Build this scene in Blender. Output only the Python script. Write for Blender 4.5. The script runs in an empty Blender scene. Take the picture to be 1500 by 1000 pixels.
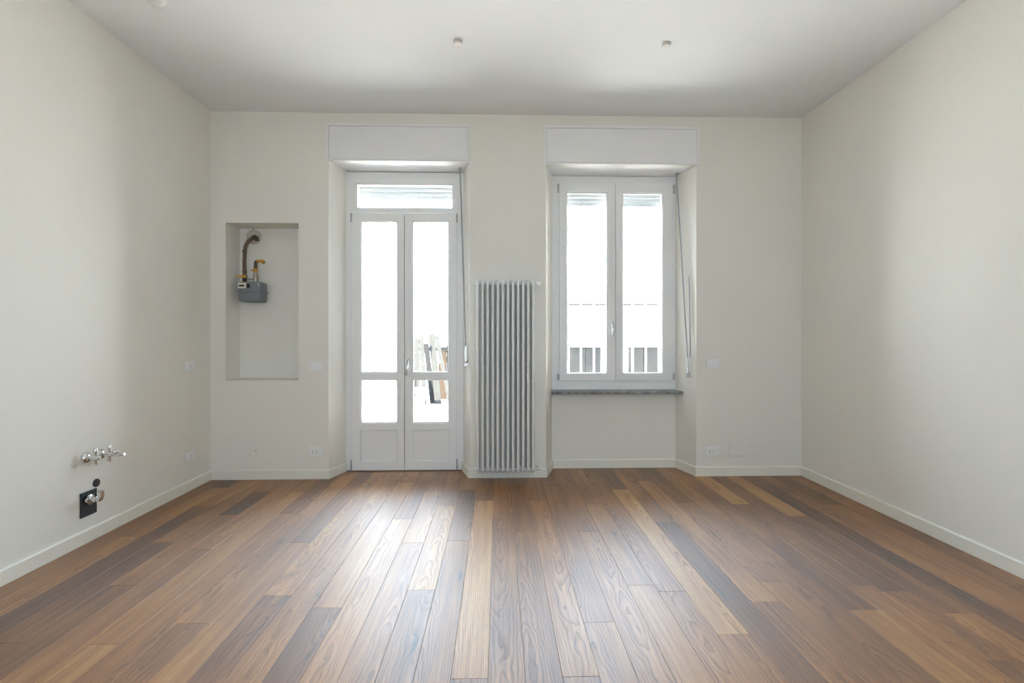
import bpy, bmesh, math, random
from mathutils import Vector, Matrix

# ------------------------------------------------------------------ camera, sky, exposure
scene = bpy.context.scene
C = scene.collection
PI = math.pi

cam_d = bpy.data.cameras.new('camera')
cam_d.sensor_width = 36.0
cam_d.lens = 18.0
cam_d.shift_y = -10.0 / 1500.0
cam_d.clip_start = 0.05
cam = bpy.data.objects.new('camera', cam_d)
C.objects.link(cam)
cam.location = (0.0, 0.0, 1.32)
cam.rotation_euler = (PI / 2, 0.0, -math.atan(20.5 / 750.0))
scene.camera = cam

world = bpy.data.worlds.new('overcast_sky')
scene.world = world
world.use_nodes = True
wn = world.node_tree
bgn = wn.nodes['Background']
bgn.inputs['Color'].default_value = (0.65, 0.81, 1.0, 1.0)
bgn.inputs['Strength'].default_value = 22.0
sun_d = bpy.data.lights.new('sun', 'SUN')
sun_d.energy = 190.0
sun_d.angle = math.radians(0.6)
sun_d.color = (1.0, 0.93, 0.82)
sun = bpy.data.objects.new('sun', sun_d)
C.objects.link(sun)
sun.location = (-9.0, 6.0, 12.0)
sun.rotation_euler = Vector((0.72, 0.06, -0.69)).to_track_quat('-Z', 'Y').to_euler()
scene.view_settings.view_transform = 'Standard'
scene.view_settings.look = 'None'
scene.view_settings.exposure = 0.02
scene.view_settings.gamma = 1.0
scene.view_settings.use_curve_mapping = False
scene.cycles.max_bounces = 7
scene.cycles.diffuse_bounces = 5
scene.cycles.glossy_bounces = 4
scene.cycles.sample_clamp_indirect = 80.0
scene.cycles.transparent_max_bounces = 16
scene.cycles.adaptive_threshold = 0.08
scene.cycles.use_guiding = True
scene.cycles.use_surface_guiding = True
scene.cycles.use_volume_guiding = False


def portal(name, x0, x1, z0, z1, y, face):
    d = bpy.data.lights.new(name, 'AREA')
    d.shape = 'RECTANGLE'
    d.size = x1 - x0
    d.size_y = z1 - z0
    d.cycles.is_portal = True
    o = bpy.data.objects.new(name, d)
    C.objects.link(o)
    o.location = ((x0 + x1) / 2, y, (z0 + z1) / 2)
    o.rotation_euler = (-PI / 2 * face, 0, 0)


portal('door_daylight_portal', -1.40, -0.42, 0.0, 2.72, 5.43, 1)
portal('window_daylight_portal', 0.60, 1.74, 0.80, 2.66, 5.43, 1)
portal('fill_window_portal', -0.37, 0.67, 0.95, 2.45, -1.95, -1)  # samples the sky through the added rear window

# ------------------------------------------------------------------ materials
MATS = {}


def new_mat(name):
    m = bpy.data.materials.new(name)
    m.use_nodes = True
    nt = m.node_tree
    b = nt.nodes['Principled BSDF']
    MATS[name] = m
    return m, nt, b


def N(nt, kind, **kw):
    n = nt.nodes.new(kind)
    for k, v in kw.items():
        setattr(n, k, v)
    return n


def simple(name, col, rough=0.5, metal=0.0, noise=0.0, nscale=20.0, bump=0.0, bscale=200.0, spec=0.5):
    m, nt, b = new_mat(name)
    b.inputs['Base Color'].default_value = (*col, 1)
    b.inputs['Roughness'].default_value = rough
    b.inputs['Metallic'].default_value = metal
    b.inputs['Specular IOR Level'].default_value = spec
    tc = N(nt, 'ShaderNodeTexCoord')
    if noise > 0:
        t = N(nt, 'ShaderNodeTexNoise')
        t.inputs['Scale'].default_value = nscale
        t.inputs['Detail'].default_value = 1 if noise < 0.05 else 4
        nt.links.new(tc.outputs['Object'], t.inputs['Vector'])
        mx = N(nt, 'ShaderNodeMix', data_type='RGBA')
        mx.inputs[6].default_value = (*[c * (1 - noise) for c in col], 1)
        mx.inputs[7].default_value = (*[min(1, c * (1 + noise)) for c in col], 1)
        nt.links.new(t.outputs['Fac'], mx.inputs[0])
        nt.links.new(mx.outputs[2], b.inputs['Base Color'])
    if bump > 0:
        t2 = N(nt, 'ShaderNodeTexNoise')
        t2.inputs['Scale'].default_value = bscale
        t2.inputs['Detail'].default_value = 3
        nt.links.new(tc.outputs['Object'], t2.inputs['Vector'])
        bp = N(nt, 'ShaderNodeBump')
        bp.inputs['Strength'].default_value = bump
        bp.inputs['Distance'].default_value = 0.002
        nt.links.new(t2.outputs['Fac'], bp.inputs['Height'])
        nt.links.new(bp.outputs['Normal'], b.inputs['Normal'])
    return m


simple('wall_paint', (0.888, 0.858, 0.788), 0.85, noise=0.012, nscale=2.0, spec=0.3)
simple('ceiling_paint', (0.90, 0.91, 0.92), 0.9, noise=0.01, nscale=1.5, spec=0.2)
simple('baseboard_lacquer', (0.89, 0.865, 0.775), 0.42, noise=0.01)
simple('white_lacquer', (0.92, 0.915, 0.91), 0.35, noise=0.008)
simple('panel_white', (0.91, 0.90, 0.90), 0.5, noise=0.01, nscale=6)
simple('enamel', (0.86, 0.855, 0.84), 0.28)
simple('white_plastic', (0.92, 0.92, 0.92), 0.35)
simple('slot_black', (0.02, 0.02, 0.02), 0.6)
simple('slot_grey', (0.30, 0.30, 0.30), 0.6)
simple('chrome', (0.78, 0.78, 0.78), 0.12, 1.0)
simple('satin_steel', (0.55, 0.55, 0.55), 0.35, 1.0)
simple('hinge_grey', (0.45, 0.45, 0.46), 0.4, 0.6)
simple('rod_grey', (0.42, 0.42, 0.43), 0.45, 0.3)
simple('anthracite', (0.045, 0.047, 0.05), 0.45, noise=0.1)
simple('meter_grey', (0.22, 0.235, 0.25), 0.45, noise=0.12, nscale=25)
simple('pipe_brown', (0.14, 0.095, 0.06), 0.55, noise=0.25, nscale=60)
simple('pipe_galvanised', (0.42, 0.38, 0.34), 0.4, 0.6, noise=0.15, nscale=50)
simple('black_rubber', (0.025, 0.022, 0.02), 0.6)
simple('yellow_paint', (0.62, 0.33, 0.04), 0.45, noise=0.1)
simple('old_plaster', (0.62, 0.57, 0.50), 0.8, noise=0.25, nscale=40, bump=0.3)
simple('label_cream', (0.72, 0.66, 0.55), 0.6)
simple('shutter_pvc', (0.40, 0.40, 0.40), 0.5, noise=0.02)
simple('spot_cream', (0.74, 0.71, 0.66), 0.5)
simple('spot_grey', (0.62, 0.62, 0.61), 0.5)
simple('subfloor', (0.02, 0.013, 0.01), 0.9)
simple('render_white', (0.78, 0.77, 0.75), 0.9, noise=0.06, nscale=3)
simple('concrete', (0.34, 0.34, 0.335), 0.9, noise=0.10, nscale=2)
simple('brown_tile', (0.008, 0.006, 0.004), 0.8, noise=0.3, nscale=12)
simple('grey_sheet', (0.020, 0.0195, 0.019), 0.8, noise=0.3, nscale=4, spec=0.05)
simple('grille_white', (0.80, 0.80, 0.80), 0.4)
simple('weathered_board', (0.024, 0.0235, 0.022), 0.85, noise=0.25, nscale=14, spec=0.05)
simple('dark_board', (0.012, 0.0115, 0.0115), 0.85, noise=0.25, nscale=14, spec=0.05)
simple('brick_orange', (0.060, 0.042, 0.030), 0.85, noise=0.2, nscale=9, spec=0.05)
simple('bucket_white', (0.75, 0.75, 0.75), 0.5)
simple('threshold', (0.05, 0.045, 0.04), 0.5)

# glass: clear sheet with a faint mirror reflection
m, nt, b = new_mat('glass')
nt.nodes.remove(b)
tr = N(nt, 'ShaderNodeBsdfTransparent')
tr.inputs['Color'].default_value = (0.97, 0.985, 0.98, 1)
gl = N(nt, 'ShaderNodeBsdfGlossy')
gl.inputs['Roughness'].default_value = 0.0
lw = N(nt, 'ShaderNodeFresnel')
lw.inputs['IOR'].default_value = 1.35
mxs = N(nt, 'ShaderNodeMixShader')
nt.links.new(lw.outputs[0], mxs.inputs[0])
nt.links.new(tr.outputs[0], mxs.inputs[1])
nt.links.new(gl.outputs[0], mxs.inputs[2])
nt.links.new(mxs.outputs[0], nt.nodes['Material Output'].inputs['Surface'])

# grey veined stone for the window sill
m, nt, b = new_mat('sill_stone')
tc = N(nt, 'ShaderNodeTexCoord')
tn = N(nt, 'ShaderNodeTexNoise')
tn.inputs['Scale'].default_value = 7
tn.inputs['Detail'].default_value = 8
tn.inputs['Distortion'].default_value = 1.8
nt.links.new(tc.outputs['Object'], tn.inputs['Vector'])
cr = N(nt, 'ShaderNodeValToRGB')
cr.color_ramp.elements[0].position = 0.35
cr.color_ramp.elements[0].color = (0.11, 0.11, 0.11, 1)
cr.color_ramp.elements[1].position = 0.7
cr.color_ramp.elements[1].color = (0.42, 0.42, 0.415, 1)
nt.links.new(tn.outputs['Fac'], cr.inputs[0])
nt.links.new(cr.outputs[0], b.inputs['Base Color'])
b.inputs['Roughness'].default_value = 0.35


# oak boards: growth rings cut by the board face, pores, sparse knots; tone comes from the object's colour
def oak():
    m, nt, b = new_mat('oak')
    L = nt.links.new

    def M(op, a, c=None, clamp=False):
        n = N(nt, 'ShaderNodeMath', operation=op, use_clamp=clamp)
        for i, v in enumerate((a, c)):
            if v is None:
                continue
            if isinstance(v, (int, float)):
                n.inputs[i].default_value = v
            else:
                L(v, n.inputs[i])
        return n.outputs[0]

    def noise(vec, w, scale, detail=3, rough=0.5):
        n = N(nt, 'ShaderNodeTexNoise', noise_dimensions='3D')
        n.inputs['Scale'].default_value = scale
        n.inputs['Detail'].default_value = detail
        n.inputs['Roughness'].default_value = rough
        cz = N(nt, 'ShaderNodeCombineXYZ')
        L(w, cz.inputs[2])
        av = N(nt, 'ShaderNodeVectorMath', operation='ADD')
        L(vec, av.inputs[0])
        L(cz.outputs[0], av.inputs[1])
        L(av.outputs[0], n.inputs['Vector'])
        return n.outputs['Fac']

    def stretch(vec, sx, sy, sz):
        n = N(nt, 'ShaderNodeVectorMath', operation='MULTIPLY')
        L(vec, n.inputs[0])
        n.inputs[1].default_value = (sx, sy, sz)
        return n.outputs[0]

    tc = N(nt, 'ShaderNodeTexCoord')
    oi = N(nt, 'ShaderNodeObjectInfo')
    w = M('MULTIPLY', oi.outputs['Random'], 97.0)
    wn_ = N(nt, 'ShaderNodeTexWhiteNoise', noise_dimensions='1D')
    L(w, wn_.inputs['W'])
    sp = N(nt, 'ShaderNodeSeparateColor')
    L(wn_.outputs['Color'], sp.inputs[0])
    r1, r2, r3 = sp.outputs
    st = N(nt, 'ShaderNodeSeparateColor')
    L(oi.outputs['Color'], st.inputs[0])
    tone = st.outputs[0]
    vec = tc.outputs['Object']
    sx = N(nt, 'ShaderNodeSeparateXYZ')
    L(vec, sx.inputs[0])
    low = noise(stretch(vec, 5.0, 1.1, 1.0), w, 1.0, 2)
    low2 = noise(stretch(vec, 7.0, 2.2, 1.0), M('ADD', w, 31.7), 1.0, 3)
    mid = noise(stretch(vec, 16.0, 5.0, 1.0), M('ADD', w, 11.3), 1.0, 3)
    # knots
    kv = N(nt, 'ShaderNodeCombineXYZ')
    L(M('ADD', M('MULTIPLY', sx.outputs[0], 4.2), M('MULTIPLY', r1, 60.0)), kv.inputs[0])
    L(M('ADD', M('MULTIPLY', sx.outputs[1], 0.95), M('MULTIPLY', r2, 60.0)), kv.inputs[1])
    vo = N(nt, 'ShaderNodeTexVoronoi', voronoi_dimensions='2D')
    vo.inputs['Scale'].default_value = 1.0
    L(kv.outputs[0], vo.inputs['Vector'])
    ks = N(nt, 'ShaderNodeSeparateColor')
    L(vo.outputs['Color'], ks.inputs[0])
    keep = M('GREATER_THAN', ks.outputs[0], 0.82)
    kd = vo.outputs['Distance']
    kfar = M('MULTIPLY', M('SUBTRACT', 1.0, M('DIVIDE', kd, 0.42), True), keep)
    ksz = M('ADD', 0.025, M('MULTIPLY', ks.outputs[1], 0.075))
    knear = M('MULTIPLY', M('SUBTRACT', 1.0, M('DIVIDE', kd, ksz), True), keep)
    # growth rings
    px = M('ADD', M('SUBTRACT', sx.outputs[0], M('MULTIPLY', M('SUBTRACT', r1, 0.5), 0.20)), M('MULTIPLY', low, 0.035))
    pz = M('ADD', M('ADD', M('ADD', 0.012, M('MULTIPLY', r2, 0.07)), M('MULTIPLY', sx.outputs[1], M('MULTIPLY', M('SUBTRACT', r3, 0.5), 0.075))), M('MULTIPLY', low2, 0.05))
    ln = M('SQRT', M('ADD', M('MULTIPLY', px, px), M('MULTIPLY', pz, pz)))
    ph = M('ADD', M('ADD', M('MULTIPLY', ln, 125.0), M('MULTIPLY', mid, 0.9)), M('MULTIPLY', kfar, 3.0))
    saw = M('FRACT', ph)
    ring = M('POWER', saw, 3.0)
    fall = M('MULTIPLY', M('SUBTRACT', 1.0, saw), 12.0, True)
    ring = M('MULTIPLY', ring, M('MINIMUM', fall, 1.0))
    pores = noise(stretch(vec, 420.0, 12.0, 1.0), w, 1.0, 2, 0.6)
    pores = M('MULTIPLY', M('SUBTRACT', pores, 0.52), 5.0, True)
    streak = noise(stretch(vec, 60.0, 1.4, 1.0), M('ADD', w, 5.0), 1.0, 3, 0.6)
    t = M('ADD', M('ADD', M('MULTIPLY', tone, 0.86), M('MULTIPLY', M('SUBTRACT', low, 0.5), 0.80)), M('MULTIPLY', M('SUBTRACT', streak, 0.5), 0.75))
    t = M('ADD', t, 0.06)
    cr = N(nt, 'ShaderNodeValToRGB')
    e = cr.color_ramp.elements
    e[0].position, e[0].color = 0.0, (0.078, 0.027, 0.006, 1)
    e[1].position, e[1].color = 1.0, (0.600, 0.325, 0.095, 1)
    for p, c in ((0.30, (0.205, 0.075, 0.015, 1)), (0.55, (0.352, 0.140, 0.029, 1)), (0.78, (0.480, 0.220, 0.054, 1))):
        x = e.new(p)
        x.color = c
    L(t, cr.inputs[0])
    dark = M('SUBTRACT', 1.0, M('ADD', M('MULTIPLY', ring, 0.50), M('MULTIPLY', pores, 0.24)))
    dark = M('MULTIPLY', dark, M('SUBTRACT', 1.0, M('MULTIPLY', M('MULTIPLY', kfar, kfar), 0.35)))
    vm = N(nt, 'ShaderNodeVectorMath', operation='SCALE')
    L(cr.outputs[0], vm.inputs[0])
    L(dark, vm.inputs['Scale'])
    mk = N(nt, 'ShaderNodeMix', data_type='RGBA')
    L(M('MULTIPLY', knear, 1.3, True), mk.inputs[0])
    L(vm.outputs[0], mk.inputs[6])
    mk.inputs[7].default_value = (0.050, 0.026, 0.014, 1)
    L(mk.outputs[2], b.inputs['Base Color'])
    L(M('ADD', 0.44, M('ADD', M('MULTIPLY', ring, 0.14), M('MULTIPLY', mid, 0.12))), b.inputs['Roughness'])
    b.inputs['Specular IOR Level'].default_value = 0.5
    b.inputs['IOR'].default_value = 1.8
    b.inputs['Anisotropic'].default_value = 0.8
    tg = N(nt, 'ShaderNodeCombineXYZ')   # fibres run along Y, so the sheen spreads across them
    tg.inputs[0].default_value = 1.0
    L(tg.outputs[0], b.inputs['Tangent'])
    b.inputs['Coat Weight'].default_value = 0.5
    b.inputs['Coat Roughness'].default_value = 0.42
    b.inputs['Coat IOR'].default_value = 1.5
    hgt = M('SUBTRACT', 1.0, M('ADD', M('MULTIPLY', ring, 0.7), M('MULTIPLY', pores, 0.5)))
    bp = N(nt, 'ShaderNodeBump')
    bp.inputs['Strength'].default_value = 0.8
    bp.inputs['Distance'].default_value = 0.0012
    L(hgt, bp.inputs['Height'])
    L(bp.outputs['Normal'], b.inputs['Normal'])


oak()

# ------------------------------------------------------------------ building helpers
ORG = {}


def link(o, parent, org):
    C.objects.link(o)
    if parent is not None:
        o.parent = parent
        o.location = org - ORG[parent]
    else:
        o.location = org
    ORG[o] = org


def tag(o, label=None, cat=None, group=None, kind=None):
    for k, v in (('label', label), ('category', cat), ('group', group), ('kind', kind)):
        if v:
            o[k] = v
    return o


def thing(name, loc, label=None, cat=None, group=None, kind=None):
    o = bpy.data.objects.new(name, None)
    o.empty_display_size = 0.1
    link(o, None, Vector(loc))
    return tag(o, label, cat, group, kind)


class MB:
    def __init__(self):
        self.v = []
        self.f = []

    def add(self, vs, fs):
        k = len(self.v)
        self.v += [Vector(p) for p in vs]
        self.f += [tuple(i + k for i in f) for f in fs]
        return self

    def box(self, x0, x1, y0, y1, z0, z1):
        vs = [(x, y, z) for z in (z0, z1) for y in (y0, y1) for x in (x0, x1)]
        return self.add(vs, [(0, 2, 3, 1), (4, 5, 7, 6), (0, 1, 5, 4), (2, 6, 7, 3), (0, 4, 6, 2), (1, 3, 7, 5)])

    def hexa(self, p):  # 8 corners: bottom loop then top loop
        return self.add(p, [(3, 2, 1, 0), (4, 5, 6, 7), (0, 1, 5, 4), (1, 2, 6, 5), (2, 3, 7, 6), (3, 0, 4, 7)])

    def tube(self, pts, r, seg=12, closed=False):
        pts = [Vector(p) for p in pts]
        n = len(pts)
        rr = r if isinstance(r, (list, tuple)) else [r] * n
        rings = []
        up = None
        for i, p in enumerate(pts):
            if closed:
                d = (pts[(i + 1) % n] - pts[i - 1]).normalized()
            else:
                d = (pts[min(i + 1, n - 1)] - pts[max(i - 1, 0)]).normalized()
            if up is None:
                a = Vector((0, 0, 1)) if abs(d.z) < 0.9 else Vector((1, 0, 0))
                up = d.cross(a).normalized()
            else:
                up = (up - d * up.dot(d)).normalized()
            s = d.cross(up)
            rings.append([p + (up * math.cos(2 * PI * j / seg) + s * math.sin(2 * PI * j / seg)) * rr[i] for j in range(seg)])
        vs = [q for rg in rings for q in rg]
        fs = []
        for i in range(n if closed else n - 1):
            i2 = (i + 1) % n
            for j in range(seg):
                j2 = (j + 1) % seg
                fs.append((i * seg + j, i * seg + j2, i2 * seg + j2, i2 * seg + j))
        if not closed:
            fs.append(tuple(range(seg - 1, -1, -1)))
            fs.append(tuple((n - 1) * seg + j for j in range(seg)))
        return self.add(vs, fs)

    def lathe(self, prof, o, axis, seg=24, caps=True):  # prof: (radius, height along axis)
        o = Vector(o)
        d = Vector(axis).normalized()
        a = Vector((0, 0, 1)) if abs(d.z) < 0.9 else Vector((1, 0, 0))
        u = d.cross(a).normalized()
        s = d.cross(u)
        vs, fs = [], []
        for r, h in prof:
            for j in range(seg):
                vs.append(o + d * h + (u * math.cos(2 * PI * j / seg) + s * math.sin(2 * PI * j / seg)) * max(r, 1e-5))
        for i in range(len(prof) - 1):
            for j in range(seg):
                j2 = (j + 1) % seg
                fs.append((i * seg + j, i * seg + j2, (i + 1) * seg + j2, (i + 1) * seg + j))
        if caps:
            fs.append(tuple(range(seg - 1, -1, -1)))
            fs.append(tuple((len(prof) - 1) * seg + j for j in range(seg)))
        return self.add(vs, fs)

    def slab(self, rect, holes, d0, d1, plane='xz'):  # one connected board with rectangular openings
        a0, a1, b0, b1 = rect
        A = sorted({a0, a1, *[h[0] for h in holes], *[h[1] for h in holes]})
        B = sorted({b0, b1, *[h[2] for h in holes], *[h[3] for h in holes]})
        A = [a for a in A if a0 <= a <= a1]
        B = [q for q in B if b0 <= q <= b1]
        solid = set()
        for i in range(len(A) - 1):
            for j in range(len(B) - 1):
                ca, cb = (A[i] + A[i + 1]) / 2, (B[j] + B[j + 1]) / 2
                if not any(h[0] < ca < h[1] and h[2] < cb < h[3] for h in holes):
                    solid.add((i, j))
        idx, vs, fs = {}, [], []

        def V(i, j, k):
            if (i, j, k) not in idx:
                idx[(i, j, k)] = len(vs)
                d = (d0, d1)[k]
                vs.append((A[i], d, B[j]) if plane == 'xz' else (d, A[i], B[j]) if plane == 'yz' else (A[i], B[j], d))
            return idx[(i, j, k)]
        for (i, j) in solid:
            fs.append((V(i, j, 0), V(i + 1, j, 0), V(i + 1, j + 1, 0), V(i, j + 1, 0)))
            fs.append((V(i, j, 1), V(i, j + 1, 1), V(i + 1, j + 1, 1), V(i + 1, j, 1)))
            for di, dj, p, q in ((-1, 0, (0, 0), (0, 1)), (1, 0, (1, 0), (1, 1)), (0, -1, (0, 0), (1, 0)), (0, 1, (0, 1), (1, 1))):
                if (i + di, j + dj) not in solid:
                    fs.append((V(i + p[0], j + p[1], 0), V(i + q[0], j + q[1], 0), V(i + q[0], j + q[1], 1), V(i + p[0], j + p[1], 1)))
        return self.add(vs, fs)

    def sweep(self, path, prof):  # plan polyline (left side = room), profile (offset into room, z), mitred
        P = [Vector((p[0], p[1])) for p in path]
        n = len(P)
        rows = []
        for i in range(n):
            ns = []
            if i > 0:
                d = (P[i] - P[i - 1]).normalized()
                ns.append(Vector((-d.y, d.x)))
            if i < n - 1:
                d = (P[i + 1] - P[i]).normalized()
                ns.append(Vector((-d.y, d.x)))
            if len(ns) == 2:
                mt = (ns[0] + ns[1]).normalized()
                mt = mt / mt.dot(ns[0])
            else:
                mt = ns[0]
            rows.append([(P[i].x + mt.x * o, P[i].y + mt.y * o, z) for o, z in prof])
        k = len(prof)
        vs = [q for r in rows for q in r]
        fs = []
        for i in range(n - 1):
            for j in range(k):
                j2 = (j + 1) % k
                fs.append((i * k + j, i * k + j2, (i + 1) * k + j2, (i + 1) * k + j))
        fs.append(tuple(range(k - 1, -1, -1)))
        fs.append(tuple((n - 1) * k + j for j in range(k)))
        return self.add(vs, fs)

    def build(self, name, mat, parent=None, smooth=None, bevel=0.0, seg=2, org=None):
        if org is None:
            if parent is not None:
                org = ORG[parent].copy()
            else:
                xs = [p.x for p in self.v]
                ys = [p.y for p in self.v]
                org = Vector(((min(xs) + max(xs)) / 2, (min(ys) + max(ys)) / 2, min(p.z for p in self.v)))
        me = bpy.data.meshes.new(name)
        me.from_pydata([p - org for p in self.v], [], self.f)
        bm = bmesh.new()
        bm.from_mesh(me)
        bmesh.ops.recalc_face_normals(bm, faces=bm.faces)
        bm.to_mesh(me)
        bm.free()
        me.materials.append(MATS[mat])
        if smooth:
            for p in me.polygons:
                p.use_smooth = True
            me.set_sharp_from_angle(angle=math.radians(smooth))
        o = bpy.data.objects.new(name, me)
        link(o, parent, org)
        if bevel:
            md = o.modifiers.new('edge', 'BEVEL')
            md.width = bevel
            md.segments = seg
            md.limit_method = 'ANGLE'
            md.angle_limit = math.radians(35)
        return o


def B(x0, x1, y0, y1, z0, z1):
    return MB().box(x0, x1, y0, y1, z0, z1)


def arc(c, r, a0, a1, n, u, v):
    c, u, v = Vector(c), Vector(u), Vector(v)
    return [c + (u * math.cos(a0 + (a1 - a0) * i / n) + v * math.sin(a0 + (a1 - a0) * i / n)) * r for i in range(n + 1)]


# ------------------------------------------------------------------ room dimensions (metres)
XL, XR = -2.615, 2.85          # side walls
YB = 4.735                     # back wall
YR = -1.7                      # wall behind the camera
H = 3.353
DO = (-1.553, -0.262)          # door opening at the room face
DI = (-1.472, -0.338)          # ... and at the frame
WO = (0.445, 1.853)            # window recess at the room face
WI = (0.535, 1.765)
YD, YW = 5.0, 5.055            # frame planes
ZD, ZW = 2.912, 2.902          # underside of the shutter boxes
YO0, YO1 = 5.065, 5.40         # outer leaf of the back wall

# ------------------------------------------------------------------ floor of oak boards
PITCH, X0 = 0.1435, -0.038
FULL = 2.11
ENDS = {-17: [3.42, 4.49], -16: [4.0], -15: [2.25, 3.31], -14: [2.75, 3.81, 4.34], -13: [3.2], -12: [2.23], -11: [3.83],
        -10: [2.38], -9: [3.29], -8: [2.62], -7: [4.04], -6: [2.5], -5: [3.69], -4: [3.27, 4.32], -3: [3.96], -2: [3.29, 4.37],
        -1: [1.97, 4.08], 0: [3.67], 1: [3.44], 2: [1.97, 4.08], 3: [2.34, 4.46], 4: [3.42], 5: [3.98], 6: [2.61],
        7: [2.23, 4.34], 8: [3.57], 9: [2.5, 4.59], 10: [3.99], 11: [2.94], 12: [2.41], 13: [3.94], 14: [2.02, 2.58],
        15: [3.67], 16: [2.62], 19: [2.62]}
# tone of the boards in each row, from the nearest observed end towards the window
TONES = {-17: [.5, .55, .15], -16: [.22, .6], -15: [.35, .25, .55], -14: [.3, .6, .12, .5], -13: [.5, .62], -12: [.85, .72],
         -11: [.58, .35], -10: [.5, .65], -9: [.68, .35], -8: [.38, .72], -7: [.66, .7], -6: [.3, .78], -5: [.74, .42],
         -4: [.6, .7, .42], -3: [.8, .58], -2: [.5, .25, .5], -1: [.4, .95, .4], 0: [.42, .6], 1: [.4, .5], 2: [.4, .64, .5],
         3: [.6, .55, .3], 4: [.6, .42], 5: [.58, .5], 6: [.58, .45], 7: [.6, .9, .32], 8: [.22, .5], 9: [.55, .66, .4],
         10: [.5, .3], 11: [.35, .62], 12: [.85, .4], 13: [.4, .85], 14: [.5, .5, .28], 15: [.35, .75], 16: [.2, .25], 19: [.35, .5]}
floor = thing('floor', (0, 0, 0), 'oiled oak plank floor running towards the window wall', None, None, 'structure')
B(XL, XR, YR, YO0, -0.06, -0.0125).build('subfloor', 'subfloor', floor)
rnd = random.Random(7)
PLANK_MESH = {}


def plank(xa, xb, ya, yb, tone):
    w, l = round(xb - xa - 0.0010, 5), round(yb - ya - 0.0010, 4)
    key = (w, l)
    if key not in PLANK_MESH:
        c, t = 0.0009, 0.012
        vs = []
        for z, i in ((-t, 0.0), (-c, 0.0), (0.0, c)):
            vs += [(-w / 2 + i, -l / 2 + i, z), (w / 2 - i, -l / 2 + i, z), (w / 2 - i, l / 2 - i, z), (-w / 2 + i, l / 2 - i, z)]
        fs = [(8, 9, 10, 11)]
        for k in (0, 4):
            fs += [(k + j, k + (j + 1) % 4, k + 4 + (j + 1) % 4, k + 4 + j) for j in range(4)]
        me = bpy.data.meshes.new('plank')
        me.from_pydata(vs, [], fs)
        me.materials.append(MATS['oak'])
        PLANK_MESH[key] = me
    o = bpy.data.objects.new('plank', PLANK_MESH[key])
    C.objects.link(o)
    o.parent = floor
    o.location = ((xa + xb) / 2, (ya + yb) / 2, -rnd.random() * 0.0004)
    o.color = (tone, rnd.random(), rnd.random(), 1)


for k in range(-18, 21):
    xa, xb = max(X0 + k * PITCH, XL), min(X0 + (k + 1) * PITCH, XR)
    ends = list(ENDS.get(k, [1.2 + ((k * 37) % 20) / 10.0]))
    tones = list(TONES.get(k, [.45, .55]))
    while ends[0] > YR:
        ends.insert(0, ends[0] - (FULL if rnd.random() < 0.75 else 1.3))
        tones.insert(0, 0.2 + 0.65 * rnd.random())
    while ends[-1] < YO0:
        ends.append(ends[-1] + FULL)
        if len(tones) < len(ends):
            tones.append(0.3 + 0.5 * rnd.random())
    for i in range(len(ends) - 1):
        ya, yb = max(ends[i], YR), min(ends[i + 1], YO0)
        if yb - ya > 0.02:
            plank(xa, xb, ya, yb, tones[min(i + 1, len(tones) - 1)])

# ------------------------------------------------------------------ walls and ceiling
NICHE = (-2.481, -1.823, 0.902, 2.340)
wb = MB().slab((XL, XR, 0, H), [(DO[0], DO[1], -1, ZD), (WO[0], WO[1], -1, ZW), NICHE], YB, YB + 0.05).build('wall_back', 'wall_paint')
tag(wb, 'cream painted wall with balcony door, radiator and window', None, None, 'structure')


def reveal(xo, yo, xi, yi, z0, z1, side):
    t = 0.03 * side
    MB().hexa([(xo, yo, z0), (xi, yi, z0), (xi + t, yi, z0), (xo + t, yo, z0),
               (xo, yo, z1), (xi, yi, z1), (xi + t, yi, z1), (xo + t, yo, z1)]).build('reveal', 'wall_paint', wb)


reveal(DO[0], YB + 0.001, DI[0], YD + 0.003, 0, ZD, -1)
reveal(DO[1], YB + 0.001, DI[1], YD + 0.003, 0, ZD, 1)
reveal(WO[0], YB + 0.001, WI[0], YW + 0.003, 0, ZW, -1)
reveal(WO[1], YB + 0.001, WI[1], YW + 0.003, 0, ZW, 1)
B(WI[0] - 0.03, WI[1] + 0.03, YW, YO0 + 0.02, 0, 0.755).build('niche_back_panel', 'wall_paint', wb)
nx0, nx1, nz0, nz1 = NICHE
nd = YB + 0.257
lin = MB()
t = 0.02
lin.add([(nx0, YB + .05, nz0), (nx1, YB + .05, nz0), (nx1, YB + .05, nz1), (nx0, YB + .05, nz1),
         (nx0, nd, nz0), (nx1, nd, nz0), (nx1, nd, nz1), (nx0, nd, nz1),
         (nx0 - t, YB + .05, nz0 - t), (nx1 + t, YB + .05, nz0 - t), (nx1 + t, YB + .05, nz1 + t), (nx0 - t, YB + .05, nz1 + t),
         (nx0 - t, nd + t, nz0 - t), (nx1 + t, nd + t, nz0 - t), (nx1 + t, nd + t, nz1 + t), (nx0 - t, nd + t, nz1 + t)],
        [(0, 1, 5, 4), (1, 2, 6, 5), (2, 3, 7, 6), (3, 0, 4, 7), (4, 5, 6, 7),
         (8, 12, 13, 9), (9, 13, 14, 10), (10, 14, 15, 11), (11, 15, 12, 8), (12, 15, 14, 13),
         (0, 8, 9, 1), (1, 9, 10, 2), (2, 10, 11, 3), (3, 11, 8, 0)])
lin.build('niche_lining', 'wall_paint', wb)
wo = MB().slab((XL - 0.2, XR + 0.2, -0.3, H + 0.3), [(-1.405, -0.405, -0.02, 2.93), (0.60, 1.70, 0.79, 2.93)], YO0, YO1).build('wall_outer', 'render_white')
tag(wo, 'outer masonry leaf of the window wall', None, None, 'structure')
wl = B(XL - 0.2, XL, YR - 0.1, YO0, -0.06, H + 0.1).build('wall_left', 'wall_paint')
tag(wl, 'plain cream wall with taps and sockets', None, None, 'structure')
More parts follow.
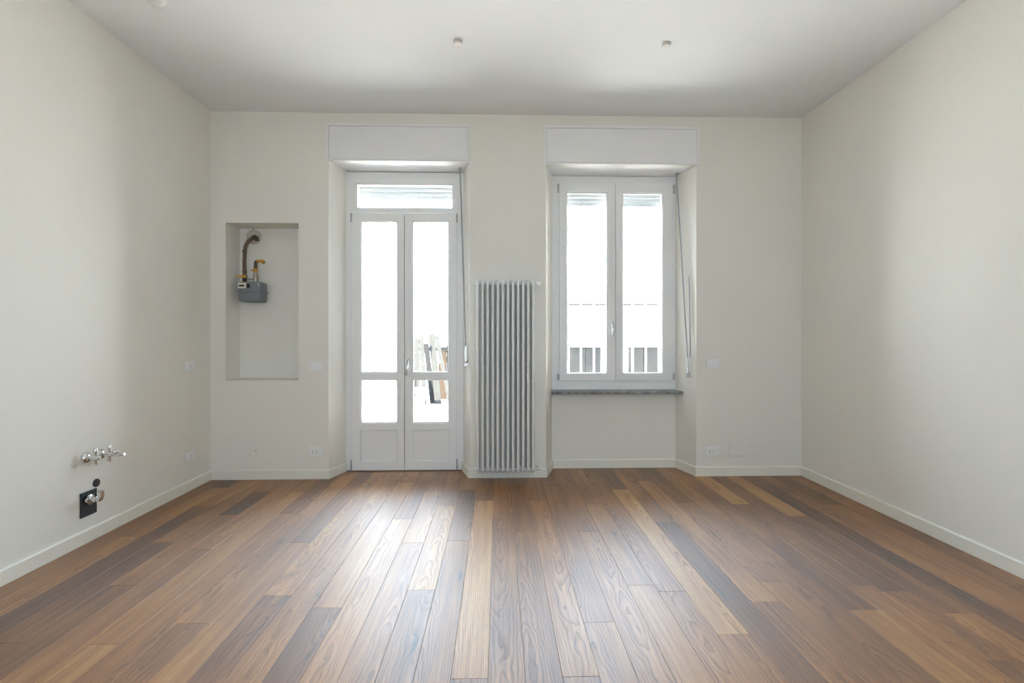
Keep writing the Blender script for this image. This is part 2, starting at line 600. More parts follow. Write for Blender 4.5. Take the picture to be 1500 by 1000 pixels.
wr = B(XR, XR + 0.2, YR - 0.1, YO0, -0.06, H + 0.1).build('wall_right', 'wall_paint')
tag(wr, 'plain white wall without fittings', None, None, 'structure')
FILL_WINDOW = (-0.37, 0.67, 0.95, 2.45)  # opening for the window added as fill light
wre = MB().slab((XL, XR, 0, H), [FILL_WINDOW], YR - 0.25, YR).build('wall_rear', 'wall_paint')
tag(wre, 'wall behind the camera with one added window', None, None, 'structure')

SPOTS = [(-0.277, 3.559), (1.177, 3.553)]
SR = 0.031
bm = bmesh.new()
es = []


def loop(pts):
    vs = [bm.verts.new(p) for p in pts]
    for i in range(len(vs)):
        es.append(bm.edges.new((vs[i], vs[(i + 1) % len(vs)])))


loop([(XL, YR - 0.1, H), (XR, YR - 0.1, H), (XR, YO0, H), (XL, YO0, H)])
bmesh.ops.triangle_fill(bm, use_beauty=True, use_dissolve=False, edges=es)
r = bmesh.ops.extrude_face_region(bm, geom=bm.faces[:])
bmesh.ops.translate(bm, vec=(0, 0, 0.1), verts=[g for g in r['geom'] if isinstance(g, bmesh.types.BMVert)])
bmesh.ops.recalc_face_normals(bm, faces=bm.faces)
me = bpy.data.meshes.new('ceiling')
bm.to_mesh(me)
bm.free()
me.materials.append(MATS['ceiling_paint'])
ce = bpy.data.objects.new('ceiling', me)
link(ce, None, Vector((0, 0, 0)))
tag(ce, 'flat white ceiling', None, None, 'structure')

BP = [(0.0, 0.0), (0.014, 0.0), (0.014, 0.078), (0.008, 0.088), (0.0, 0.088)]
BP = [(o + 0.0005 if o == 0 else o, z + 0.0005) for o, z in BP]


def base(name, path):
    tag(MB().sweep(path, BP).build(name, 'baseboard_lacquer'), None, None, None, 'structure')


base('baseboard_left', [(XL, YB - 0.015), (XL, YR)])
base('baseboard_right', [(XR, YR), (XR, YB - 0.015)])
base('baseboard_back', [(DI[0], YD - 0.012), (DO[0], YB), (XL, YB)])
base('baseboard_back', [(XR, YB), (WO[1], YB), (WI[1], YW), (WI[0], YW), (WO[0], YB), (DO[1], YB), (DI[1], YD - 0.012)])
tag(B(DI[0], DI[1], YD - 0.012, YO0, 0.0005, 0.004).build('trim_1', 'threshold'), 'dark threshold strip under the balcony door', None, None, 'structure')

# unseen window, added behind the camera to light the front of the room
rw = thing('fill_window', (0.1, YR - 0.1, 0.95), 'white two-leaf window added behind the camera as fill light', None, None, 'structure')
MB().slab((-0.369, 0.669, 0.951, 2.449), [(-0.30, 0.115, 1.02, 2.38), (0.185, 0.60, 1.02, 2.38)], YR - 0.16, YR - 0.09).build('frame', 'white_lacquer', rw, bevel=0.003)
for a, c in ((-0.299, 0.114), (0.186, 0.599)):
    B(a, c, YR - 0.135, YR - 0.120, 1.021, 2.379).build('pane', 'glass', rw)
tag(B(-9, 9, YR - 9, YR - 0.25, -0.35, -0.05).build('ground_street', 'concrete'), 'pale ground outside the added rear window', None, None, 'structure')

# ------------------------------------------------------------------ balcony door
door = thing('door_1', ((DI[0] + DI[1]) / 2, YD, 0.0), 'white glazed double balcony door with a transom pane', None, None, 'structure')
fr = MB().slab((DI[0] - 0.014, DI[1] + 0.014, 0.004, 2.896), [(-1.400, -0.412, 0.0, 2.505), (-1.366, -0.442, 2.548, 2.776)], YD, YD + 0.075)
fr.build('frame', 'white_lacquer', door, bevel=0.0025)
# stepped casing inside the frame
MB().slab((-1.4193, -0.392, 0.006, 2.8331), [(-1.407, -0.405, 0.0, 2.502), (-1.376, -0.432, 2.538, 2.786)], YD - 0.008, YD + 0.001).build('casing', 'white_lacquer', door, bevel=0.002)
B(-1.372, -0.436, YD + 0.028, YD + 0.048, 2.542, 2.782).build('pane', 'glass', door)
MB().slab((-1.3775, -0.4305, 2.5365, 2.7875), [(-1.362, -0.446, 2.552, 2.772)], YD - 0.003, YD + 0.024).build('glazing_bead', 'white_lacquer', door, bevel=0.003)


def leaf(x0, x1, g0, g1, hx):
    gl_up, gl_lo, pn = (g0, g1, 0.949, 2.420), (g0, g1, 0.463, 0.887), (g0, g1, 0.094, 0.400)
    lf = MB().slab((x0, x1, 0.008, 2.4983), [gl_up, gl_lo, pn], YD - 0.018, YD + 0.045).build('leaf', 'white_lacquer', door, bevel=0.003)
    for q in (gl_up, gl_lo):
        B(q[0] - 0.004, q[1] + 0.004, YD + 0.012, YD + 0.030, q[2] - 0.004, q[3] + 0.004).build('pane', 'glass', lf)
        MB().slab((q[0] - 0.001, q[1] + 0.001, q[2] - 0.001, q[3] + 0.001), [(q[0] + 0.011, q[1] - 0.011, q[2] + 0.011, q[3] - 0.011)], YD - 0.008, YD + 0.010).build('glazing_bead', 'white_lacquer', lf, bevel=0.004)
        MB().slab((q[0] - 0.001, q[1] + 0.001, q[2] - 0.001, q[3] + 0.001), [(q[0] + 0.009, q[1] - 0.009, q[2] + 0.009, q[3] - 0.009)], YD + 0.031, YD + 0.044).build('glazing_bead', 'white_lacquer', lf, bevel=0.004)
    B(pn[0] + 0.0005, pn[1] - 0.0005, YD + 0.002, YD + 0.03, pn[2] + 0.002, pn[3] - 0.002).build('panel', 'white_lacquer', lf)
    MB().slab((pn[0] - 0.001, pn[1] + 0.001, pn[2] - 0.001, pn[3] + 0.001), [(pn[0] + 0.006, pn[1] - 0.006, pn[2] + 0.006, pn[3] - 0.006)], YD - 0.004, YD + 0.004).build('panel_moulding', 'white_lacquer', lf, bevel=0.002)
    for z0, z1 in ((2.405, 2.492), (0.016, 0.115)):
        MB().lathe([(0.005, 0), (0.0075, 0.004), (0.0075, z1 - z0 - 0.004), (0.005, z1 - z0)], (hx, YD - 0.024, z0), (0, 0, 1), 14).build('hinge', 'hinge_grey', lf, smooth=40)
    return lf


leaf(-1.4107, -0.9068, -1.3286, -0.974, -1.416)
lf = leaf(-0.9022, -0.4025, -0.8304, -0.4742, -0.398)


def handle(parent, x, y, z, drop, lean):
    mb = MB()
    mb.lathe([(0.015, 0), (0.0155, 0.006), (0.012, 0.010)], (x, y, z), (0, -1, 0), 18)
    for p in mb.v:
        p.z = z + (p.z - z) * 2.2
    mb.tube([(x, y - 0.004, z), (x, y - 0.028, z), (x, y - 0.040, z - 0.004), (x, y - 0.046, z - 0.016),
             (x + lean * 0.5, y - 0.048, z - drop * 0.55), (x + lean, y - 0.046, z - drop)], [0.0095, 0.0095, 0.0105, 0.0112, 0.0118, 0.0090], 12)
    mb.build('handle', 'chrome', parent, smooth=50)


B(-0.930, -0.880, YD + 0.047, YD + 0.058, 0.012, 2.495).build('rebate_strip', 'white_lacquer', lf)
handle(lf, -0.868, YD - 0.018, 1.050, 0.118, -0.012)

# ------------------------------------------------------------------ window
win = thing('window_1', ((WI[0] + WI[1]) / 2, YW, 0.772), 'white two-leaf casement window above the grey stone sill', None, None, 'structure')
MB().slab((WI[0] - 0.014, WI[1] + 0.014, 0.774, 2.890), [(0.632, 1.716, 0.892, 2.800)], YW, YW + 0.075).build('frame', 'white_lacquer', win, bevel=0.0025)
MB().slab((0.592, 1.746, 0.850, 2.8365), [(0.6045, 1.7355, 0.865, 2.8235)], YW - 0.008, YW + 0.001).build('casing', 'white_lacquer', win, bevel=0.002)


def casement(x0, x1, g0, g1, hx):
    q = (g0, g1, 0.931, 2.728)
    lf = MB().slab((x0, x1, 0.8673, 2.8215), [q], YW - 0.018, YW + 0.045).build('casement', 'white_lacquer', win, bevel=0.003)
    B(q[0] - 0.004, q[1] + 0.004, YW + 0.012, YW + 0.030, q[2] - 0.004, q[3] + 0.004).build('pane', 'glass', lf)
    MB().slab((q[0] - 0.001, q[1] + 0.001, q[2] - 0.001, q[3] + 0.001), [(q[0] + 0.011, q[1] - 0.011, q[2] + 0.011, q[3] - 0.011)], YW - 0.008, YW + 0.010).build('glazing_bead', 'white_lacquer', lf, bevel=0.004)
    MB().slab((q[0] - 0.001, q[1] + 0.001, q[2] - 0.001, q[3] + 0.001), [(q[0] + 0.009, q[1] - 0.009, q[2] + 0.009, q[3] - 0.009)], YW + 0.031, YW + 0.044).build('glazing_bead', 'white_lacquer', lf, bevel=0.004)
    for z0, z1 in ((2.717, 2.808), (0.872, 0.935)):
        MB().lathe([(0.005, 0), (0.0085, 0.004), (0.0085, z1 - z0 - 0.004), (0.005, z1 - z0)], (hx, YW - 0.024, z0), (0, 0, 1), 14).build('hinge', 'hinge_grey', lf, smooth=40)
    return lf


cl = casement(0.6067, 1.1620, 0.6766, 1.085, 0.594)
casement(1.1654, 1.7332, 1.2331, 1.6425, 1.744)
B(1.140, 1.188, YW + 0.047, YW + 0.058, 0.895, 2.797).build('rebate_strip', 'white_lacquer', cl)
handle(cl, 1.123, YW - 0.018, 1.430, 0.118, 0.006)

sill = thing('window_sill', (1.15, 4.96, 0.745), 'grey veined stone sill under the window', 'sill', None, 'structure')
del sill['category']
MB().hexa([(0.518, 4.925, 0.744), (1.816, 4.925, 0.744), (1.7745, YW + 0.004, 0.744), (0.533, YW + 0.004, 0.744),
           (0.518, 4.925, 0.770), (1.816, 4.925, 0.770), (1.7745, YW + 0.004, 0.770), (0.533, YW + 0.004, 0.770)]).build('slab', 'sill_stone', sill, bevel=0.003)

# ------------------------------------------------------------------ roller shutter boxes, shutters and rods


def shutter_box(x0, x1, z0, z1, inner, yin, zin, label):
    t = thing('shutter_box', ((x0 + x1) / 2, YB, z0), label, 'shutter box', 'shutter boxes over the openings')
    w = 0.022
    MB().slab((x0, x1, z0, z1), [(x0 + w, x1 - w, z0 + 0.012, z1 - w)], YB - 0.013, YB - 0.0005).build('surround', 'panel_white', t, bevel=0.002)
    B(x0 + w + 0.002, x1 - w - 0.002, YB - 0.010, YB - 0.0005, z0 + 0.014, z1 - w - 0.002).build('front_panel', 'panel_white', t, bevel=0.0015)
    MB().hexa([(x0 + 0.016, YB + 0.009, z0 + 0.001), (x1 - 0.016, YB + 0.009, z0 + 0.001), (inner[1] + 0.02, yin, zin), (inner[0] - 0.02, yin, zin),
               (x0 + 0.016, YB + 0.009, z0 + 0.021), (x1 - 0.016, YB + 0.009, z0 + 0.021), (inner[1] + 0.02, yin, zin + 0.02), (inner[0] - 0.02, yin, zin + 0.02)]).build('soffit', 'panel_white', wb)
    for px in (x0 + 0.06, (x0 + x1) / 2, x1 - 0.06):
        for pz in (z0 + 0.045, z1 - 0.055):
            MB().lathe([(0.005, 0), (0.004, 0.0015)], (px, YB - 0.0105, pz), (0, -1, 0), 10).build('screw', 'panel_white', t)


shutter_box(-1.569, -0.254, ZD, 3.253, DI, YO0, 2.899, 'white shutter box above the balcony door')
shutter_box(0.427, 1.877, ZW, 3.255, WI, YO0, 2.892, 'white shutter box above the casement window')


def shutter(x0, x1, z0, label, y):
    t = thing('roller_shutter', ((x0 + x1) / 2, y, z0), label, 'roller shutter', 'rolled up shutters outside the panes')
    B(x0, x1, y - 0.007, y + 0.007, z0, z0 + 0.035).build('bottom_bar', 'shutter_pvc', t, bevel=0.003)
    for px in (x0 + 0.25, x1 - 0.25):
        B(px - 0.012, px + 0.012, y - 0.020, y - 0.006, z0 + 0.020, z0 + 0.032).build('stop', 'shutter_pvc', t, bevel=0.002)
    z = z0 + 0.037
    while z < 2.93:
        MB().add([(x, yy, zz) for x in (x0, x1) for yy, zz in ((y - 0.004, z), (y - 0.0075, z + 0.012), (y - 0.0075, z + 0.030), (y - 0.004, z + 0.042), (y + 0.005, z + 0.042), (y + 0.005, z))],
                 [(0, 1, 7, 6), (1, 2, 8, 7), (2, 3, 9, 8), (3, 4, 10, 9), (4, 5, 11, 10), (5, 0, 6, 11), (5, 4, 3, 2, 1, 0), (6, 7, 8, 9, 10, 11)]).build('slat', 'shutter_pvc', t)
        z += 0.0445
    for px in (x0 - 0.016, x1 + 0.002):
        B(px, px + 0.014, y - 0.012, y + 0.012, z0 - 1.75 if z0 < 2.65 else 0.0, 2.93).build('guide_rail', 'shutter_pvc', t)


shutter(-1.386, -0.424, 2.676, 'white roller shutter end behind the door transom pane', 5.165)
shutter(0.618, 1.682, 2.621, 'white roller shutter end behind the casement panes', 5.175)


def crank(px, py, pz, bx, by, z_end, label, second):
    t = thing('shutter_crank', (px, py, pz), label, 'crank rod', 'crank rods for the shutters')
    B(px - 0.016, px + 0.016, py - 0.012, py + 0.014, pz - 0.016, pz - 0.0005).build('bracket', 'satin_steel', t, bevel=0.002)
    d = Vector((bx - px, by - py, z_end + 0.10 - pz))
    mid = Vector((px, py, pz)) + d * 0.45
    MB().tube([(px, py, pz - 0.010), (px, py, pz - 0.05), tuple(mid), (bx, by, z_end + 0.17)], 0.0068, 10).build('rod', 'rod_grey', t, smooth=60)
    MB().tube([(bx, by, z_end + 0.180), (bx, by, z_end + 0.045), (bx + 0.004, by - 0.004, z_end + 0.030), (bx + 0.014, by - 0.010, z_end + 0.035), (bx + 0.020, by - 0.012, z_end + 0.06), (bx + 0.022, by - 0.013, z_end + 0.19)], 0.0095, 10).build('handle', 'chrome', t, smooth=60)
    B(bx - 0.010, bx + 0.026, by - 0.014, by + 0.022, z_end - 0.012, z_end + 0.024).build('holder_clip', 'satin_steel', t, bevel=0.003)
    if second:
        MB().tube([(bx + 0.022, by - 0.013, z_end + 0.18), (bx + 0.020, by - 0.010, z_end + 0.55), (bx + 0.013, by - 0.004, z_end + 0.95)], [0.006, 0.005, 0.004], 10).build('folded_rod', 'rod_grey', t, smooth=60)


crank(-0.360, 4.885, 2.9055, -0.302, 4.800, 1.035, 'thin grey crank rod beside the balcony door', False)
crank(1.746, 4.950, 2.8960, 1.797, 4.810, 0.925, 'thin grey crank rod beside the casement window', True)

# ------------------------------------------------------------------ column radiator
NS = 12
RX0, RP = -0.1815, 0.04495
RYF, RYB = 4.550, 4.700
RZ0, RZ1 = 0.078, 1.816
rad = thing('radiator', (0.068, 4.656, RZ0), 'tall white column radiator between balcony door and window', 'radiator')
r = 0.0125
cy = (RYF + RYB) / 2
hw = (RYB - RYF) / 2
lp = []
for zc, a0 in ((RZ1 - r - 0.035, 0.0), (RZ0 + r + 0.035, PI)):
    for i in range(9):
        a = a0 + PI * i / 8
        lp.append((RX0, cy - hw * math.cos(a), zc + 0.035 * math.sin(a)))
sec_mesh = None
tube_mesh = None
for i in range(NS):
    if i == 0:
        s0 = MB().tube(lp, r, 12, True).build('section', 'enamel', rad, smooth=60)
        tubes = [MB().tube([(RX0, cy + d, RZ0 + 0.03), (RX0, cy + d, RZ1 - 0.03)], r, 12).build('inner_tube', 'enamel', s0, smooth=60) for d in (-0.0375, 0.0, 0.0375)]
    else:
        s1 = s0.copy()
        C.objects.link(s1)
        s1.parent = rad
        s1.location = s0.location + Vector((RP * i, 0, 0))
        ORG[s1] = ORG[s0] + Vector((RP * i, 0, 0))
        for t0 in tubes:
            t1 = t0.copy()
            C.objects.link(t1)
            t1.parent = s1
            t1.location = t0.location
XE = RX0 + RP * (NS - 1)
for z in (1.780, 0.108):
    MB().tube([(RX0 - 0.018, cy, z), (XE + 0.018, cy, z)], 0.022, 16).build('header_pipe', 'enamel', rad, smooth=40)
    MB().lathe([(0.019, 0), (0.019, 0.008), (0.013, 0.016), (0.006, 0.018)], (RX0 - 0.017, cy, z), (-1, 0, 0), 16).build('end_plug', 'enamel', rad, smooth=40)
    MB().lathe([(0.019, 0), (0.019, 0.006), (0.010, 0.012)], (XE + 0.017, cy, z), (1, 0, 0), 16).build('end_plug', 'enamel', rad, smooth=40)
    for bx in (RX0 + RP * 2.5, XE - RP * 2.5):
        B(bx - 0.012, bx + 0.012, cy, YB - 0.0005, z + 0.018, z + 0.034).build('wall_bracket', 'enamel', rad)
v = MB().tube([(XE + 0.026, cy, 1.780), (XE + 0.058, cy, 1.780)], 0.009, 12).build('valve', 'chrome', rad, smooth=40)
MB().lathe([(0.016, 0), (0.021, 0.006), (0.021, 0.034), (0.017, 0.042)], (XE + 0.048, cy - 0.012, 1.780), (0, -1, 0), 20).build('thermostat_knob', 'white_plastic', v, smooth=40)
MB().tube([(XE + 0.056, cy, 1.780), (XE + 0.058, cy + 0.03, 1.780), (XE + 0.058, YB - 0.0005, 1.780)], 0.008, 10).build('supply_pipe', 'chrome', v, smooth=50)
v = MB().tube([(XE + 0.026, cy, 0.108), (XE + 0.056, cy, 0.108)], 0.010, 12).build('valve', 'chrome', rad, smooth=40)
MB().lathe([(0.012, 0), (0.014, 0.004), (0.014, 0.020), (0.010, 0.026)], (XE + 0.054, cy, 0.108), (1, 0, 0), 18).build('lockshield_cap', 'white_plastic', v, smooth=40)
MB().tube([(XE + 0.045, cy, 0.108), (XE + 0.046, cy + 0.03, 0.108), (XE + 0.046, YB - 0.0005, 0.108)], 0.008, 10).build('return_pipe', 'chrome', v, smooth=50)
for gx, gz in ((0, 1.205), (1, 1.031), (10, 1.298), (9, 1.065), (10, 0.910), (0, 0.786)):
    x = RX0 + RP * (gx + 0.5)
    B(x - 0.012, x + 0.012, RYF - 0.004, RYF + 0.004, gz - 0.004, gz + 0.004).build('spacer_clip', 'enamel', rad, bevel=0.001)

# ------------------------------------------------------------------ switches and sockets


def frame_of(origin, right, normal):
    o, u, n = Vector(origin), Vector(right), Vector(normal)

    def P(a, d, z):
        return o + u * a + n * d + Vector((0, 0, z))
    return P


def pbox(P, a0, a1, d0, d1, z0, z1):
    return MB().hexa([P(a0, d0, z0), P(a1, d0, z0), P(a1, d1, z0), P(a0, d1, z0), P(a0, d0, z1), P(a1, d0, z1), P(a1, d1, z1), P(a0, d1, z1)])


def switch(origin, right, normal, label):
    P = frame_of(origin, right, normal)
    t = thing('light_switch', origin, label, 'switch', 'wall switches')
    pbox(P, -0.059, 0.059, 0.0005, 0.009, -0.042, 0.042).build('cover_plate', 'white_plastic', t, bevel=0.003)
    for a in (-0.0345, -0.0115, 0.0115):
        pbox(P, a + 0.0006, a + 0.0224, 0.0085, 0.0115, -0.0225, 0.0225).build('rocker', 'white_plastic', t, bevel=0.0015)
    return t


def socket(origin, right, normal, label, kinds):
    P = frame_of(origin, right, normal)
    t = thing('wall_socket', origin, label, 'socket', 'wall sockets')
    pbox(P, -0.059, 0.059, 0.0005, 0.009, -0.042, 0.042).build('cover_plate', 'white_plastic', t, bevel=0.003)
    nrm = Vector(normal)
    for a0, a1, kind in kinds:
        ins = pbox(P, a0 + 0.0006, a1 - 0.0006, 0.0085, 0.0105, -0.0225, 0.0225).build('insert', 'white_plastic', t, bevel=0.001)
        c = (a0 + a1) / 2
        if kind == 'row':
            for z in (-0.013, 0.0, 0.013):
                MB().lathe([(0.0036, 0), (0.0036, 0.0009)], P(c, 0.0102, z), nrm, 10).build('pin_hole', 'slot_black', ins)
        elif kind == 'round':
            MB().lathe([(0.0195, 0), (0.0195, 0.0006)], P(c, 0.0102, 0), nrm, 24).build('socket_well', 'white_plastic', ins)
            for z in (-0.0095, 0.0095):
                MB().lathe([(0.0036, 0), (0.0036, 0.0013)], P(c, 0.0102, z), nrm, 10).build('pin_hole', 'slot_black', ins)
    return t


switch((-1.667, YB, 1.026), (1, 0, 0), (0, -1, 0), 'white light switch beside the meter niche')
switch((2.004, YB, 1.050), (1, 0, 0), (0, -1, 0), 'white light switch beside the casement window')
BK = [(-0.0345, -0.0115, 'row'), (-0.0115, 0.0345, 'round')]
socket((-1.667, YB, 0.250), (1, 0, 0), (0, -1, 0), 'low white socket between meter niche and balcony door', BK)
socket((2.000, YB, 0.234), (1, 0, 0), (0, -1, 0), 'low white socket beside the blank cover plate', BK)
LK = [(-0.023, 0.023, 'round')]
socket((XL, 4.415, 1.052), (0, -1, 0), (1, 0, 0), 'upper white socket on the plain wall beside the niche', LK)
socket((XL, 4.415, 0.287), (0, -1, 0), (1, 0, 0), 'lower white socket on the wall above the baseboard, beyond the taps', LK)
t = thing('blank_cover', (2.247, YB, 0.258), 'plain cream blank cover plate on the wall beside a socket', 'cover plate')
B(2.162, 2.332, YB - 0.012, YB - 0.0005, 0.187, 0.330).build('plate', 'wall_paint', t, bevel=0.003)
for px in (2.176, 2.318):
    MB().lathe([(0.003, 0), (0.0025, 0.001)], (px, YB - 0.0118, 0.258), (0, -1, 0), 10).build('screw', 'wall_paint', t)
t = MB().lathe([(0.006, 0), (0.006, 0.002), (0.003, 0.003)], (-2.208, YB - 0.0005, 0.261), (0, -1, 0), 12).build('wall_plug', 'slot_grey')
tag(t, 'tiny grey plug in the wall below the meter niche', 'plug')

# ------------------------------------------------------------------ ceiling fittings
for i, (sx_, sy_) in enumerate(SPOTS):
    t = thing('ceiling_spotlight', (sx_, sy_, H), ('small round spotlight on the ceiling out from the balcony door', 'small round spotlight on the ceiling out from the casement window')[i], 'spotlight', 'small round ceiling spotlights')
    MB().lathe([(SR, 0.0005), (SR, 0.012), (SR - 0.003, 0.015), (SR - 0.006, 0.015)], (sx_, sy_, H), (0, 0, -1), 28).build('body', 'spot_grey', t, smooth=40)
    MB().lathe([(SR - 0.006, 0.014), (SR - 0.008, 0.0175), (0.006, 0.0185)], (sx_, sy_, H), (0, 0, -1), 28).build('lens', 'spot_cream', t, smooth=40)
t = thing('ceiling_lamp', (-2.075, 3.165, H), 'small white dome lamp on the ceiling at the frame top', 'lamp')
t['label'] = 'small white dome lamp on the ceiling above the taps wall'
MB().lathe([(0.052, 0), (0.054, 0.006), (0.050, 0.012)], (-2.075, 3.165, H - 0.0005), (0, 0, -1), 28).build('base_ring', 'white_plastic', t, smooth=40)
MB().lathe([(0.046 * math.cos(a), 0.011 + 0.030 * math.sin(a)) for a in [PI / 2 * i / 8 for i in range(9)]], (-2.075, 3.165, H), (0, 0, -1), 28).build('dome', 'enamel', t, smooth=60)

# ------------------------------------------------------------------ gas meter in the niche
mt = thing('gas_meter', (-2.30, 4.88, 1.626), 'old grey gas meter with brown inlet pipe in the wall niche', 'gas meter')
my0, my1 = 4.800, 4.955


def shell(x0, x1, y0, y1, z0, z1, name, top):
    k = 0.022
    n = 6
    pts = []
    for cx, cyy, a0 in ((x1 - k, y1 - k, 0), (x0 + k, y1 - k, PI / 2), (x0 + k, y0 + k, PI), (x1 - k, y0 + k, 1.5 * PI)):
        pts += [(cx, cyy, a0 + PI / 2 * i / n) for i in range(n + 1)]
    lay = ((z0, 0.0), (z1 - 0.016, 0.0), (z1 - 0.005, -0.006), (z1, -0.016)) if top else ((z0, -0.016), (z0 + 0.005, -0.006), (z0 + 0.016, 0.0), (z1, 0.0))
    vs, fs = [], []
    m_ = len(pts)
    for z, d in lay:
        vs += [(cx + (k + d) * math.cos(a), cyy + (k + d) * math.sin(a), z) for cx, cyy, a in pts]
    for q in range(len(lay) - 1):
        fs += [(q * m_ + j, q * m_ + (j + 1) % m_, (q + 1) * m_ + (j + 1) % m_, (q + 1) * m_ + j) for j in range(m_)]
    fs += [tuple(range(m_ - 1, -1, -1)), tuple((len(lay) - 1) * m_ + j for j in range(m_))]
    return MB().add(vs, fs).build(name, 'meter_grey', mt, smooth=35)


shell(-2.405, -2.200, my0, my1, 1.625, 1.716, 'lower_casing', False)
up = shell(-2.405, -2.200, my0, my1, 1.722, 1.812, 'upper_casing', True)
MB().slab((-2.412, -2.193, my0 - 0.007, my1 + 0.007), [], 1.7145, 1.7235, 'xy').build('seam_flange', 'meter_grey', mt, bevel=0.004)
ix = B(-2.398, -2.322, my0 - 0.012, my0 + 0.004, 1.748, 1.800).build('index_housing', 'label_cream', up, bevel=0.003)
B(-2.388, -2.340, my0 - 0.0135, my0 - 0.011, 1.764, 1.780).build('dial_slot', 'slot_black', up)
B(-2.321, -2.296, my0 - 0.012, my0 + 0.004, 1.752, 1.790).build('sight_glass', 'slot_black', up, bevel=0.002)
MB().tube([(-2.213, my0 - 0.003, 1.800), (-2.213, my0 - 0.006, 1.765)], 0.003, 8).build('seal_wire', 'label_cream', up)
B(-2.33, -2.27, my1 - 0.004, nd - 0.0005, 1.66, 1.69).build('wall_bracket', 'meter_grey', mt)
# inlet
iy = 4.872
MB().lathe([(0.024, 0), (0.024, 0.012), (0.019, 0.014), (0.019, 0.034)], (-2.378, iy, 1.808), (0, 0, 1), 8).build('union_nut', 'black_rubber', mt, smooth=25)
v = MB().lathe([(0.019, 0), (0.023, 0.005), (0.023, 0.035), (0.019, 0.040)], (-2.378, iy, 1.842), (0, 0, 1), 8).build('inlet_valve', 'pipe_brown', mt, smooth=25)
MB().tube([(-2.378, iy - 0.022, 1.862), (-2.378, iy - 0.034, 1.862)], 0.007, 10).build('spindle', 'pipe_galvanised', v, smooth=40)
MB().hexa([(-2.442, iy - 0.040, 1.855), (-2.345, iy - 0.040, 1.852), (-2.345, iy - 0.034, 1.852), (-2.442, iy - 0.034, 1.855),
           (-2.442, iy - 0.040, 1.868), (-2.345, iy - 0.040, 1.878), (-2.345, iy - 0.034, 1.878), (-2.442, iy - 0.034, 1.868)]).build('lever', 'yellow_paint', v, bevel=0.002)
path = [(-2.378, iy, 1.880), (-2.380, iy, 2.00), (-2.379, iy + 0.004, 2.10)]
path += [(-2.376, iy + 0.010, 2.145), (-2.368, iy + 0.022, 2.180), (-2.354, iy + 0.034, 2.210), (-2.338, iy + 0.048, 2.232), (-2.325, iy + 0.060, 2.243)]
MB().tube(path, 0.0165, 14).build('inlet_pipe', 'pipe_brown', mt, smooth=60)
for z in (1.90, 2.09):
    MB().lathe([(0.0205, 0), (0.0205, 0.022)], (-2.379, iy + (0.002 if z > 2 else 0), z), (0, 0, 1), 14).build('pipe_collar', 'pipe_brown', mt, smooth=40)
MB().tube([(-2.326, iy + 0.058, 2.242), (-2.318, iy + 0.068, 2.246), (-2.316, iy + 0.085, 2.245), (-2.316, nd - 0.012, 2.245)], [0.022, 0.023, 0.022, 0.022], 14).build('elbow', 'black_rubber', mt, smooth=50)
MB().tube([(-2.318, iy + 0.064, 2.236), (-2.296, iy + 0.060, 2.222), (-2.276, iy + 0.058, 2.220)], [0.016, 0.015, 0.014], 10).build('branch_plug', 'pipe_brown', mt, smooth=50)
ds = MB().lathe([(0.070, 0.0005), (0.070, 0.010), (0.062, 0.018), (0.030, 0.022), (0.024, 0.022)], (-2.345, nd, 2.258), (0, -1, 0), 32).build('wall_rosette', 'old_plaster', mt, smooth=30)
MB().tube([(-2.345, nd - 0.004, 2.32), (-2.345, nd - 0.022, 2.322), (-2.345, nd - 0.026, 2.331), (-2.345, nd - 0.020, 2.338)], 0.005, 8).build('hook', 'pipe_galvanised', ds, smooth=50)
# outlet
MB().lathe([(0.027, 0), (0.027, 0.010), (0.018, 0.012), (0.018, 0.050), (0.021, 0.052), (0.021, 0.072), (0.016, 0.074), (0.016, 0.100)], (-2.276, iy, 1.808), (0, 0, 1), 12).build('outlet_pipe', 'pipe_galvanised', mt, smooth=30)
v = MB().lathe([(0.018, 0), (0.022, 0.004), (0.022, 0.030), (0.018, 0.034)], (-2.276, iy, 1.906), (0, 0, 1), 8).build('outlet_valve', 'yellow_paint', mt, smooth=25)
B(-2.312, -2.262, iy - 0.030, iy - 0.021, 1.916, 1.928).build('lever', 'yellow_paint', v, bevel=0.002)
MB().tube([(-2.276, iy, 1.938), (-2.276, iy, 1.972), (-2.272, iy - 0.004, 1.992), (-2.262, iy - 0.012, 2.003), (-2.248, iy - 0.02, 2.006)], 0.0165, 12).build('elbow', 'pipe_brown', mt, smooth=50)
MB().tube([(-2.252, iy - 0.018, 2.006), (-2.215, iy - 0.036, 2.008), (-2.188, iy - 0.048, 2.002), (-2.176, iy - 0.052, 1.990)], [0.014, 0.015, 0.017, 0.016], 10).build('hose_end', 'yellow_paint', mt, smooth=50)
MB().tube([(-2.358, iy, 1.842), (-2.296, iy, 1.842)], 0.007, 10).build('tie_bar', 'pipe_galvanised', mt, smooth=40)

# ------------------------------------------------------------------ taps and drain on the plain wall


